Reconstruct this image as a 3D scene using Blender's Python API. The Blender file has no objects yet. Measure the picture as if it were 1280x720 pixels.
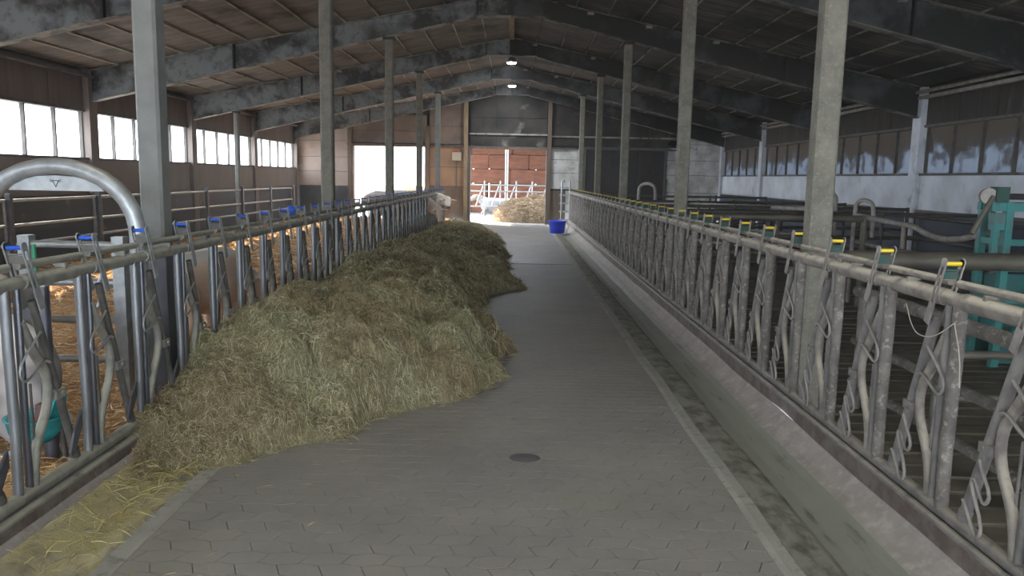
import bpy, bmesh, math, random
import numpy as np
from mathutils import Vector, Matrix
random.seed(7); rng = np.random.default_rng(7)
C = bpy.context.scene.collection
sc = bpy.context.scene
# ------------------------------------------------------------------ camera
cam_d = bpy.data.cameras.new('camera'); cam = bpy.data.objects.new('camera', cam_d); C.objects.link(cam)
cam_d.lens = 980 / 1280 * 36; cam_d.sensor_width = 36; cam_d.clip_end = 300; cam_d.clip_start = .05
PITCH = math.atan(138 / 980); ROLL = 0.019
cam.matrix_world = Matrix.Translation((0, 0, 1.75)) @ Matrix.Rotation(math.pi / 2 - PITCH, 4, 'X') @ Matrix.Rotation(ROLL, 4, 'Z')
sc.camera = cam
# ------------------------------------------------------------------ world, sun, portals, exposure
w = bpy.data.worlds.new('overcast_sky'); sc.world = w; w.use_nodes = True
bg = w.node_tree.nodes['Background']; bg.inputs[0].default_value = (.80, .89, 1.0, 1); bg.inputs[1].default_value = 5.2
sun_d = bpy.data.lights.new('sun', 'SUN'); sun_d.energy = 11; sun_d.angle = .01; sun_d.color = (1, .86, .66)
sun = bpy.data.objects.new('sun', sun_d); C.objects.link(sun)
sun.rotation_euler = Vector((.62, -.60, -.60)).to_track_quat('-Z', 'Y').to_euler()
def portal(name, loc, rot, sx, sy):
    d = bpy.data.lights.new(name, 'AREA'); d.shape = 'RECTANGLE'; d.size = sx; d.size_y = sy; d.cycles.is_portal = True
    o = bpy.data.objects.new(name, d); C.objects.link(o); o.location = loc; o.rotation_euler = rot
H2 = math.pi / 2
portal('portal_left', (-8.5, 10.6, 2.41), (0, -H2, 0), 1.0, 38)
portal('portal_right', (8.1, 10.6, 2.41), (0, H2, 0), 1.0, 38)
portal('portal_far', (0, 30.2, 1.5), (-H2, 0, 0), 14, 3.0)
for _x in (-2.6, 2.32): portal('portal_roof', (_x, -1.5, 5.15), (0, 0, 0), 1.5, 14.5)  # sky sampling through the added rooflights
portal('portal_back', (0, -8.9, 1.7), (H2, 0, 0), 11.0, 3.4)
sc.view_settings.view_transform = 'Standard'; sc.view_settings.look = 'None'
sc.view_settings.gamma = 1; sc.view_settings.use_curve_mapping = False
sc.view_settings.exposure = 1.72
sc.cycles.max_bounces = 8; sc.cycles.diffuse_bounces = 5; sc.cycles.transparent_max_bounces = 12
# ------------------------------------------------------------------ materials
def mat(name, c1, c2=None, scale=3, lo=.4, hi=.6, rough=.75, metal=0, bump=0, bscale=60, stretch=(1, 1, 1), dust=None, dlo=.3, dhi=.8,
        c3=None, s3=20, lo3=.5, hi3=.7, detail=6, st3=None, bdist=.01, attr=False):
    m = bpy.data.materials.new(name); m.use_nodes = True; nt = m.node_tree; N = nt.nodes; L = nt.links
    b = N['Principled BSDF']; b.inputs['Roughness'].default_value = rough; b.inputs['Metallic'].default_value = metal
    geo = N.new('ShaderNodeNewGeometry')
    def coords(st):
        mp = N.new('ShaderNodeMapping'); mp.inputs['Scale'].default_value = st; L.new(geo.outputs['Position'], mp.inputs[0]); return mp.outputs[0]
    def noise(sc_, st, dt=detail):
        n = N.new('ShaderNodeTexNoise'); n.inputs['Scale'].default_value = sc_; n.inputs['Detail'].default_value = dt
        n.inputs['Roughness'].default_value = .6; L.new(coords(st), n.inputs['Vector']); return n.outputs[0]
    def ramp(v, a, bb):
        r = N.new('ShaderNodeMapRange'); r.inputs[1].default_value = a; r.inputs[2].default_value = bb; L.new(v, r.inputs[0]); return r.outputs[0]
    def mix(f, a, bb):
        x = N.new('ShaderNodeMix'); x.data_type = 'RGBA'; L.new(f, x.inputs[0])
        for i, c in ((6, a), (7, bb)):
            if isinstance(c, tuple): x.inputs[i].default_value = (*c, 1)
            else: L.new(c, x.inputs[i])
        return x.outputs[2]
    col = c1
    if attr:
        a = N.new('ShaderNodeAttribute'); a.attribute_name = 'Col'; col = a.outputs[0]
    if c2: col = mix(ramp(noise(scale, stretch), lo, hi), col, c2)
    if c3: col = mix(ramp(noise(s3, st3 or stretch), lo3, hi3), col, c3)
    if dust:
        sp = N.new('ShaderNodeSeparateXYZ'); L.new(geo.outputs['Normal'], sp.inputs[0])
        f = ramp(sp.outputs[2], dlo, dhi)
        mu = N.new('ShaderNodeMath'); mu.operation = 'MULTIPLY'; L.new(f, mu.inputs[0]); L.new(ramp(noise(9, (1, 1, 1)), .3, .5), mu.inputs[1])
        col = mix(mu.outputs[0], col, dust)
    if isinstance(col, tuple): b.inputs['Base Color'].default_value = (*col, 1)
    else: L.new(col, b.inputs['Base Color'])
    if bump:
        bp = N.new('ShaderNodeBump'); bp.inputs['Strength'].default_value = bump; bp.inputs['Distance'].default_value = bdist
        L.new(noise(bscale, stretch), bp.inputs['Height']); L.new(bp.outputs[0], b.inputs['Normal'])
    return m
DUST = (.34, .29, .22)
M = dict(
 paver=mat('paver_concrete', (.225, .20, .178), (.28, .248, .212), 1.2, .35, .65, .58, bump=.25, bscale=70, c3=(.25, .235, .165), s3=.7, lo3=.55, hi3=.75),
 farpaver=mat('far_paving_concrete', (.21, .198, .186), (.26, .243, .222), 1.2, .35, .65, .5, bump=.2, bscale=50, c3=(.20, .185, .16), s3=1, lo3=.5, hi3=.7),
 debris=mat('trodden_debris', (.21, .195, .16), (.09, .08, .055), 9, .42, .62, .9, bump=.6, bscale=60, stretch=(1, .6, 1)),
 joint=mat('joint_dirt', (.04, .036, .028), (.17, .155, .13), 5, .52, .62),
 edge=mat('edge_strip_concrete', (.25, .23, .195), (.33, .305, .26), 3, .35, .65, .85, bump=.4, bscale=60, c3=(.17, .155, .13), s3=14, lo3=.55, hi3=.7),
 trough=mat('trough_concrete', (.21, .205, .165), (.26, .25, .20), 1.3, .3, .7, .5, bump=.2, bscale=50, c3=(.08, .07, .05), s3=4, lo3=.58, hi3=.72, st3=(3, .5, 1)),
 kerbslope=mat('kerb_concrete', (.34, .29, .26), (.26, .22, .19), 5, .35, .65, .7, bump=.3, bscale=40, c3=(.40, .36, .32), s3=14, lo3=.5, hi3=.7),
 kerbsteel=mat('kerb_rust', (.10, .07, .06), (.16, .13, .11), 8, .4, .6, .7, bump=.3, bscale=80),
 galv=mat('galvanised_steel', (.30, .31, .31), (.42, .43, .43), 14, .35, .65, .42, .6, dust=(.34, .31, .26), bump=.08, bscale=90),
 polished=mat('polished_dark_steel', (.10, .105, .12), (.17, .17, .18), 6, .35, .65, .28, .75, stretch=(1, 1, .3)),
 railR=mat('dusty_steel_right', (.27, .235, .20), (.17, .145, .125), 11, .4, .62, .75, .15, dust=(.52, .45, .35), dlo=.1, dhi=.6, bump=.3, bscale=55),
 postR=mat('rusty_brown_steel', (.20, .178, .152), (.115, .098, .085), 9, .35, .6, .7, .2, bump=.45, bscale=70, c3=(.33, .29, .24), s3=30, lo3=.55, hi3=.68),
 greyR=mat('worn_grey_steel', (.24, .22, .20), (.16, .145, .14), 10, .4, .62, .6, .35, dust=(.40, .35, .28), bump=.25, bscale=60),
 railL=mat('dusty_steel_left', (.27, .255, .215), (.18, .17, .145), 11, .4, .62, .65, .3, dust=(.40, .375, .29), dlo=.1, dhi=.6, bump=.25, bscale=55),
 postL=mat('bluish_steel', (.25, .255, .26), (.15, .15, .155), 7, .35, .65, .38, .6, stretch=(1, 1, .4), c3=(.26, .25, .23), s3=25, lo3=.6, hi3=.75),
 armL=mat('brown_grey_steel', (.13, .12, .105), (.085, .078, .07), 9, .4, .6, .55, .4),
 yellow=mat('yellow_plastic', (.75, .55, .03), rough=.4), blue=mat('blue_plastic', (.02, .09, .50), rough=.35),
 green=mat('green_catch', (.012, .075, .06), (.05, .06, .045), 30, .45, .6),
 tubblue=mat('blue_tub_plastic', (.02, .06, .80), (.03, .075, .85), 5, rough=.35),
 post=mat('post_concrete', (.205, .188, .150), (.135, .124, .10), 8, .35, .65, .9, bump=.4, bscale=70, c3=(.26, .24, .195), s3=45, lo3=.55, hi3=.7),
 postgrey=mat('post_grey_painted', (.195, .193, .177), (.155, .153, .14), 7, .35, .65, .7, bump=.15, bscale=60),
 sheath=mat('dark_sheet_steel', (.15, .155, .175), (.10, .10, .11), 4, .35, .65, .35, .6),
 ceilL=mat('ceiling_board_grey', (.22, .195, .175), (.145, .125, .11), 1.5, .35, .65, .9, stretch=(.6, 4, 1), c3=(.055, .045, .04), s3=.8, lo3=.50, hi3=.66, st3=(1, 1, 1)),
 ceilR=mat('ceiling_board_soot_shade', (.125, .105, .092), (.036, .031, .028), 1.5, .40, .60, .9, stretch=(.7, 7, 1), c3=(.018, .016, .015), s3=.7, lo3=.38, hi3=.58, st3=(1, 1, 1)),  # soot plus painted shade: right slope made darker than the left
 batten=mat('ceiling_joint_strip', (.42, .37, .30), (.10, .09, .08), 2, .50, .66),
 battenR=mat('ceiling_joint_shade', (.22, .20, .17), (.05, .045, .04), 1.5, .48, .58),  # joint strip copy darkened for the shaded right slope
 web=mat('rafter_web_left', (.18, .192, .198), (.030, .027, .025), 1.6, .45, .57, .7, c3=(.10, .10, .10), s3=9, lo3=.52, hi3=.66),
 webR=mat('rafter_web_right_shade', (.065, .069, .073), (.014, .013, .012), 1.1, .40, .52, .75),  # soot, with shade of the dim right side put into the colour
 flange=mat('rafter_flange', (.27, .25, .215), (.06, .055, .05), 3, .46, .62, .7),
 flangeR=mat('rafter_flange_right_shade', (.16, .145, .125), (.03, .027, .024), 3, .42, .6, .8),  # flange copy darkened for the same shaded side
 wallL=mat('wall_brown_concrete', (.215, .18, .16), (.17, .14, .125), 2, .3, .7, .9, bump=.15, bscale=30, stretch=(1, 1, .4)),
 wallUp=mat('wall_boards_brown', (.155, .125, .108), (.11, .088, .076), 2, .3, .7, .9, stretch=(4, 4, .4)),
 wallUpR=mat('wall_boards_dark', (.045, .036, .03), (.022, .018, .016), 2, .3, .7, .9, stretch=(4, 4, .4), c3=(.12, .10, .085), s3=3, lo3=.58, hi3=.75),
 white=mat('whitewashed_plaster', (.64, .655, .70), (.46, .46, .485), 1.5, .35, .65, .9, bump=.2, bscale=25, c3=(.10, .088, .078), s3=1.8, lo3=.60, hi3=.78, st3=(1, 1, .8)),
 plinthL=mat('black_rubber_board', (.035, .037, .045), (.05, .048, .048), 3, .35, .65, .6, c3=(.16, .11, .07), s3=3, lo3=.62, hi3=.72),
 plinthR=mat('dark_blue_board', (.025, .036, .075), (.018, .022, .035), 3, .35, .65, .55),
 farL=mat('far_wall_pale_panel', (.42, .34, .30), (.34, .26, .21), 1.2, .3, .7, .9, c3=(.26, .15, .085), s3=.8, lo3=.52, hi3=.7),
 farGlow=mat('far_wall_sun_glow_panel', (.33, .21, .125), (.22, .145, .095), 1.2, .35, .65, .9),  # orange tone carries warm bounced sunlight painted into the tan-brown panel
 farU=mat('far_wall_sooted_panel', (.05, .042, .036), (.015, .013, .012), 1.0, .4, .6, .9, c3=(.20, .18, .16), s3=1.6, lo3=.60, hi3=.72),
 farUL=mat('far_wall_brown_panel', (.20, .15, .12), (.12, .09, .075), 1.0, .4, .6, .9),
 farW=mat('far_wall_whitish_block', (.62, .60, .57), (.32, .30, .27), 1.6, .42, .66, .9, bump=.2, c3=(.09, .075, .06), s3=2.5, lo3=.60, hi3=.75),
 farbrown=mat('far_brown_board', (.14, .10, .07), (.10, .07, .05), 3, stretch=(4, 4, .4)),
 black=mat('dark_door_steel', (.022, .019, .019), (.014, .012, .012), 3),
 frame=mat('window_frame_dark', (.07, .062, .055), (.10, .09, .08), 8),
 tan=mat('tan_timber', (.28, .20, .11), (.18, .13, .075), 4, stretch=(4, 4, .5)),
 slat=mat('slat_concrete', (.13, .11, .075), (.07, .06, .042), 3, .35, .65, .75, bump=.4, bscale=40),
 pit=mat('slurry_pit', (.01, .009, .007), rough=.5),
 pipeR=mat('brown_olive_pipe', (.13, .115, .085), (.085, .075, .06), 5, .4, .6, .55, .35, stretch=(.5, 1, 1)),
 pipeDark=mat('dark_pipe', (.06, .055, .05), (.09, .08, .07), 5, rough=.55, metal=.3),
 pipeLt=mat('light_worn_pipe', (.32, .29, .26), (.22, .19, .17), 8, .4, .6, .6, .3),
 turq=mat('turquoise_paint', (.04, .20, .185), (.08, .12, .115), 9, .48, .62, .5, .1),
 turqdk=mat('turquoise_panel', (.02, .13, .125), (.04, .10, .09), 6),
 bowl=mat('turquoise_enamel', (.03, .36, .38), (.03, .25, .27), 12, rough=.25),
 redbrown=mat('red_brown_paddle', (.11, .03, .025), rough=.4),
 hay=mat('hay_base', (.15, .13, .065), (.24, .205, .11), 9, .35, .65, .95, bump=1, bscale=45, bdist=.03),
 straw=mat('bedding_base', (.42, .22, .09), (.58, .36, .17), 6, .35, .65, .95, bump=1, bscale=30, bdist=.03, c3=(.16, .08, .035), s3=2.2, lo3=.52, hi3=.7),
 strand=mat('strand', (1, 1, 1), rough=.8, attr=True),
 meal=mat('yellow_meal', (.48, .40, .19), (.38, .33, .21), 7, .35, .65, .9, bump=.4, bscale=80, c3=(.17, .155, .12), s3=3, lo3=.55, hi3=.7),
 fur=mat('cow_coat', (1, 1, 1), rough=.85, attr=True, bump=.3, bscale=50),
 nose=mat('cow_nose', (.30, .17, .15), rough=.4), eye=mat('cow_eye', (.01, .008, .006), rough=.15), tag=mat('orange_tag', (.75, .30, .02), rough=.4),
 tagred=mat('red_tag', (.6, .04, .02), rough=.4),
 bale=mat('reddish_straw_bale', (.19, .075, .04), (.11, .042, .026), 2.5, .35, .65, .95, bump=.6, bscale=20, stretch=(1, 1, 4)),
 yard=mat('yard_concrete', (.22, .22, .22), (.18, .17, .165), 1, rough=.9),
 heap=mat('straw_heap', (.30, .225, .135), (.18, .12, .07), 3, .38, .62, .95, bump=1, bscale=14, bdist=.06),
 whitebag=mat('white_coat', (.75, .76, .80), (.62, .62, .66), 3),
 box=mat('beige_box', (.42, .36, .27), rough=.5), red=mat('red_plastic', (.4, .03, .03), rough=.4), shadegreen=mat('green_cap', (.02, .22, .10), rough=.4),
 rope=mat('twine', (.42, .38, .30), rough=.9), logo=mat('embossed_mark', (.06, .06, .065), rough=.6), stain=mat('asphalt_patch', (.10, .095, .09), rough=.8),
)
def emis(name, col, s):
    m = bpy.data.materials.new(name); m.use_nodes = True; b = m.node_tree.nodes['Principled BSDF']
    b.inputs['Emission Color'].default_value = (*col, 1); b.inputs['Emission Strength'].default_value = s; return m
M['lamp'] = emis('lamp_diffuser', (.85, .93, 1), 14)
def glass(name, dirt, clear, lo, hi, tr):
    # window glass: clear film and a coat of dirt that lets a little light through
    m = bpy.data.materials.new(name); m.use_nodes = True; nt = m.node_tree; N = nt.nodes; L = nt.links; N.clear()
    out = N.new('ShaderNodeOutputMaterial'); geo = N.new('ShaderNodeNewGeometry')
    n = N.new('ShaderNodeTexNoise'); n.inputs['Scale'].default_value = 3.6; n.inputs['Detail'].default_value = 8; L.new(geo.outputs['Position'], n.inputs['Vector'])
    sp = N.new('ShaderNodeSeparateXYZ'); L.new(geo.outputs['Position'], sp.inputs[0])
    ad = N.new('ShaderNodeMath'); ad.operation = 'MULTIPLY_ADD'; L.new(sp.outputs[2], ad.inputs[0]); ad.inputs[1].default_value = .62; ad.inputs[2].default_value = -1.42
    s = N.new('ShaderNodeMath'); s.operation = 'ADD'; L.new(ad.outputs[0], s.inputs[0]); L.new(n.outputs[0], s.inputs[1])
    r = N.new('ShaderNodeMapRange'); r.inputs[1].default_value = lo; r.inputs[2].default_value = hi; L.new(s.outputs[0], r.inputs[0])
    d = N.new('ShaderNodeBsdfDiffuse'); d.inputs[0].default_value = (*dirt, 1)
    tl = N.new('ShaderNodeBsdfTranslucent'); tl.inputs[0].default_value = (*clear, 1)
    t = N.new('ShaderNodeBsdfTransparent'); t.inputs[0].default_value = (.93, .95, .96, 1)
    m1 = N.new('ShaderNodeMixShader'); m1.inputs[0].default_value = tr; L.new(t.outputs[0], m1.inputs[1]); L.new(tl.outputs[0], m1.inputs[2])
    m2 = N.new('ShaderNodeMixShader'); L.new(r.outputs[0], m2.inputs[0]); L.new(m1.outputs[0], m2.inputs[1]); L.new(d.outputs[0], m2.inputs[2])
    L.new(m2.outputs[0], out.inputs[0]); return m
M['glassL'] = glass('window_glass', (.3, .28, .25), (.8, .8, .8), 1.3, 1.8, .15)
M['fill_rooflight'] = emis('fill_rooflight_film', (0, 0, 0), 0); _nt = M['fill_rooflight'].node_tree; _t = _nt.nodes.new('ShaderNodeBsdfTransparent'); _t.inputs[0].default_value = (.44, .43, .40, 1); _nt.links.new(_t.outputs[0], _nt.nodes['Material Output'].inputs[0])  # film of the added rooflights, tinted to set floor brightness
M['glassR'] = glass('dirty_frosted_glass', (.14, .115, .095), (.14, .15, .165), .40, .66, 1.0)
# ------------------------------------------------------------------ mesh helpers
class MB:
    def __init__(s): s.v = []; s.f = []; s.sm = []
    def add(s, vs, fs, smooth=False):
        o = len(s.v); s.v += [tuple(v) for v in vs]; s.f += [tuple(i + o for i in f) for f in fs]; s.sm += [smooth] * len(fs); return s
    def box(s, c, d, rz=0, mtx=None):
        x, y, z = d[0] / 2, d[1] / 2, d[2] / 2
        vs = [Vector((a, b, e)) for a in (-x, x) for b in (-y, y) for e in (-z, z)]
        m = Matrix.Rotation(rz, 3, 'Z') if mtx is None else mtx
        vs = [m @ v + Vector(c) for v in vs]
        return s.add(vs, [(0, 1, 3, 2), (4, 6, 7, 5), (0, 4, 5, 1), (2, 3, 7, 6), (0, 2, 6, 4), (1, 5, 7, 3)])
    def tube(s, path, r, n=8, closed=False, cap=True, flat=1.0):
        P = [Vector(p) for p in path]; k = len(P); R = r if isinstance(r, (list, tuple)) else [r] * k
        rings = []; prev = None
        for i, p in enumerate(P):
            a = P[(i + 1) % k] if (closed or i < k - 1) else p; b = P[i - 1] if (closed or i > 0) else p
            t = (a - b).normalized()
            if prev is None: ref = Vector((0, 0, 1)) if abs(t.z) < .9 else Vector((0, 1, 0)); u = t.cross(ref).normalized()
            else: u = (prev - t * prev.dot(t)).normalized()
            prev = u; v = t.cross(u)
            rr = R[i] if isinstance(R[i], tuple) else (R[i], R[i] * flat)
            rings.append([p + u * math.cos(2 * math.pi * j / n) * rr[0] + v * math.sin(2 * math.pi * j / n) * rr[1] for j in range(n)])
        vs = [q for ring in rings for q in ring]; fs = []
        for i in range(k if closed else k - 1):
            i2 = (i + 1) % k
            for j in range(n): fs.append((i * n + j, i * n + (j + 1) % n, i2 * n + (j + 1) % n, i2 * n + j))
        s.add(vs, fs, True)
        if cap and not closed:
            s.add(rings[0], [tuple(reversed(range(n)))]); s.add(rings[-1], [tuple(range(n))])
        return s
    def prism(s, pts, h, axis='z', off=0):
        n = len(pts)
        def q(p, e): return {'z': (p[0], p[1], e), 'y': (p[0], e, p[1]), 'x': (e, p[0], p[1])}[axis]
        vs = [q(p, off) for p in pts] + [q(p, off + h) for p in pts]
        return s.add(vs, [tuple(range(n))[::-1], tuple(range(n, 2 * n))] + [(i, (i + 1) % n, (i + 1) % n + n, i + n) for i in range(n)])
    def lathe(s, prof, c=(0, 0, 0), n=20, sy=1):
        vs = []; fs = []
        for r, z in prof:
            for j in range(n): a = 2 * math.pi * j / n; vs.append((c[0] + r * math.cos(a), c[1] + r * math.sin(a) * sy, c[2] + z))
        for i in range(len(prof) - 1):
            for j in range(n): fs.append((i * n + j, i * n + (j + 1) % n, (i + 1) * n + (j + 1) % n, (i + 1) * n + j))
        return s.add(vs, fs, True)
    def mesh(s, name, m):
        me = bpy.data.meshes.new(name); me.from_pydata(s.v, [], s.f); me.polygons.foreach_set('use_smooth', s.sm)
        bm = bmesh.new(); bm.from_mesh(me); bmesh.ops.recalc_face_normals(bm, faces=bm.faces); bm.to_mesh(me); bm.free()
        me.materials.append(M[m]); me.update(); return me
    def build(s, name, m, parent=None, loc=None): return link(name, s.mesh(name, m), parent, loc)
def link(name, me, parent=None, loc=None):
    o = bpy.data.objects.new(name, me); C.objects.link(o)
    if parent is not None: o.parent = parent
    if loc is not None: o.location = loc
    return o
def thing(name, label, cat, loc=(0, 0, 0), group=None):
    o = bpy.data.objects.new(name, None); C.objects.link(o); o.location = loc; o.empty_display_size = .2
    o['label'] = label; o['category'] = cat
    if group: o['group'] = group
    return o
def tag(o, label, cat, group=None, kind=None):
    o['label'] = label; o['category'] = cat
    if group: o['group'] = group
    if kind: o['kind'] = kind
    return o
def struct(o, label, cat): o['kind'] = 'structure'; o['label'] = label; o['category'] = cat; return o
def smooth(pts, it=2):
    P = [Vector(p) for p in pts]
    for _ in range(it):
        Q = [P[0]]
        for a, b in zip(P, P[1:]): Q += [a * .75 + b * .25, a * .25 + b * .75]
        P = Q + [P[-1]]
    return P
def vnoise(x, y, seed=0):
    xi = np.floor(x).astype(int); yi = np.floor(y).astype(int); fx = x - xi; fy = y - yi
    fx = fx * fx * (3 - 2 * fx); fy = fy * fy * (3 - 2 * fy)
    def h(a, b): v = np.sin(a * 127.1 + b * 311.7 + seed * 74.7) * 43758.5453; return v - np.floor(v)
    return (h(xi, yi) * (1 - fx) + h(xi + 1, yi) * fx) * (1 - fy) + (h(xi, yi + 1) * (1 - fx) + h(xi + 1, yi + 1) * fx) * fy
def fbm(x, y, seed=0, o=4): return sum(vnoise(x * 2 ** i, y * 2 ** i, seed + i) * .5 ** i for i in range(o)) / (2 - .5 ** (o - 1))
def clumps(x, y, seed=0):
    # rounded tufts: highest of the domes around jittered lattice points
    xi = np.floor(x); yi = np.floor(y); best = np.zeros_like(x)
    def h(a, b, k): v = np.sin(a * 127.1 + b * 311.7 + (seed + k) * 74.7) * 43758.5453; return v - np.floor(v)
    for i in (-1, 0, 1):
        for j in (-1, 0, 1):
            a = xi + i; b = yi + j; px = a + h(a, b, 0); py = b + h(a, b, 1); d = (x - px) ** 2 + (y - py) ** 2
            best = np.maximum(best, np.sqrt(np.maximum(0, 1 - d / .62)) * (.55 + .45 * h(a, b, 2)))
    return best
def roofz(x): return 5.2 - (.1955 if x < -.12 else .202) * abs(x + .12)
XL, XR, YF, YB = -8.2, 7.8, 29.8, -8.6
FR = [-8.6 + 4.8 * i for i in range(9)]      # frame lines
# ------------------------------------------------------------------ FLOOR
floor = MB().box((-.2, 10.6, -.06), (3.5, 38.4, .08)).build('floor', 'joint'); struct(floor, 'grey paved feeding aisle running down the middle of the barn', 'floor')
def arr_mesh(name, V, F, m):
    me = bpy.data.meshes.new(name); me.from_pydata(V, [], F); me.materials.append(M[m]); me.update(); return me
# interlocking pavers
XA, XB = -1.78, 1.33; PW = .19; PH = .108; G = .0024
def bound(x, r):  # wavy course boundary
    ph = x / PW + (.5 if r % 2 else 0); t = abs((ph % 1) * 2 - 1)
    return (t - .5) * .026
def paver_mesh(sgn, j):
    h = .006 + .0007 * j; a = PW / 2; e = .019 * sgn
    w_ = .010; pts = [(-a - e + G, -PH / 2 + w_ + G), (-e, -PH / 2 - w_ + G), (a - e - G, -PH / 2 + w_ + G), (a + e - G, PH / 2 - w_ - G), (e, PH / 2 + w_ - G), (-a + e + G, PH / 2 - w_ - G)]
    m = MB(); b = [(x, y, -.02) for x, y in pts]; t0 = [(x, y, -.0025) for x, y in pts]; t1 = [(x * .998, y * .997, h - .006) for x, y in pts]
    n = 6; m.add(b + t0 + t1, [(i, (i + 1) % n, (i + 1) % n + n, i + n) for i in range(n)] + [(i + n, (i + 1) % n + n, (i + 1) % n + 2 * n, i + 2 * n) for i in range(n)] + [(12, 13, 14, 15, 16, 17)])
    return m
pv = [paver_mesh(s_, j) for s_ in (1, -1) for j in range(2)]
pvm = [p.mesh('paver', 'paver') for p in pv]
cnt = 0; far = MB()
r = 0; y = 2.2
while y < 16:
    sh = (r % 2) * PW * .5; n = int((XB - XA) / PW) + 1
    for i in range(-1, n + 1):
        x = XA + PW * (i + .5) + sh
        if x - PW * .3 > XB or x + PW * .3 < XA: continue
        if y < 9 and abs(x) > .75 * y + .2: continue
        k = (0 if r % 2 else 2) + random.randrange(2)
        if y > 3.2 and cnt < 300:
            o = link('paver', pvm[k], floor, (x, y, 0)); o.rotation_euler.z = random.gauss(0, .004); cnt += 1
        else:
            far.add([(a + x, b + y, c) for a, b, c in pv[k].v], pv[k].f)
    y += PH; r += 1
o = far.build('paving', 'paver', floor); o['kind'] = 'stuff'
MB().box((-.18, 23, -.012), (3.02, 13.9, .03)).build('far_paving', 'farpaver', floor)
o = MB().lathe([(0, .0035), (.09, .0035), (.1, .001)], (.1, 4.75, 0), 14, .8).build('round_patch', 'stain', floor)
# edge strips and troughs
def strip(name, prof, m, y0=YB, y1=YF, parent=floor, seg=60):
    V = []; F = []; n = len(prof)
    for i in range(seg + 1):
        yy = y0 + (y1 - y0) * i / seg
        for x, z in prof: V.append((x + .006 * math.sin(yy * 3.1) + .004 * math.sin(yy * 7.7), yy, z))
    for i in range(seg):
        for j in range(n - 1): F.append((i * n + j, i * n + j + 1, (i + 1) * n + j + 1, (i + 1) * n + j))
    me = arr_mesh(name, V, F, m); return link(name, me, parent)
strip('edge_strip', [(1.25, -.03), (1.25, .004), (1.28, .012), (1.34, .012), (1.35, .006)], 'edge')
strip('debris_strip', [(1.345, .008), (1.42, .010), (1.52, .004), (1.555, -.012), (1.57, -.05)], 'debris')
strip('edge_strip', [(-1.72, -.03), (-1.72, .004), (-1.74, .010), (-1.81, .012), (-1.83, -.01), (-1.835, -.05)], 'edge')
strip('feed_trough', [(1.55, -.035), (1.65, -.035), (1.78, -.02), (1.84, .0)], 'trough')
strip('trough_slope', [(1.83, .0), (1.88, .025), (1.95, .085), (1.975, .115)], 'kerbslope')
strip('feed_trough', [(-1.82, -.02), (-1.95, -.01), (-2.05, .02)], 'trough')
strip('trough_slope', [(-2.04, .02), (-2.1, .07), (-2.18, .14)], 'kerbslope')
for sx, x, zt, zb in ((1, 1.97, .205, .10), (-1, -2.18, .195, .12)):
    k = thing('feed_kerb', ('rusty brown steel kerb edging under the right feed fence' if sx > 0 else 'dark steel kerb edging under the left feed fence beside the hay'), 'kerb', (x, 0, 0))
    MB().box((sx * .05, 10.6, (zt + zb) / 2 - .05), (.1, 38.2, zt - zb + .1)).build('kerb_board', 'kerbsteel', k)
    MB().tube([(sx * .02, YB + .2, zt), (sx * .02, YF - .4, zt)], .022, 8).build('kerb_pipe', 'greyR' if sx > 0 else 'railL', k)
    MB().box((sx * .12, 10.6, .05), (.10, 38.2, .22)).build('kerb_core', 'trough', k)
# pens: right slats over a pit, left bedding
pit = MB().box((4.97, 10.6, -.75), (5.66, 38.4, .1)).build('floor', 'pit'); struct(pit, 'dark pit under the slatted floor of the right pens', 'floor')
sl = MB(); sl.prism([(-.075, -.12), (.075, -.12), (.085, 0), (-.085, 0)], 5.62, 'x', 0)
slm = MB(); slm.add([(2.17 + v[0], v[1], v[2]) for v in sl.v], sl.f); slme = slm.mesh('slat', 'slat')
y = 1.2
while y < YF - .2: link('slat', slme, pit, (0, y, random.uniform(-.006, .006))); y += .215
MB().box((-5.2, 10.6, -.05), (5.9, 38.4, .08)).build('pen_slab', 'joint', floor)
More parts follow.
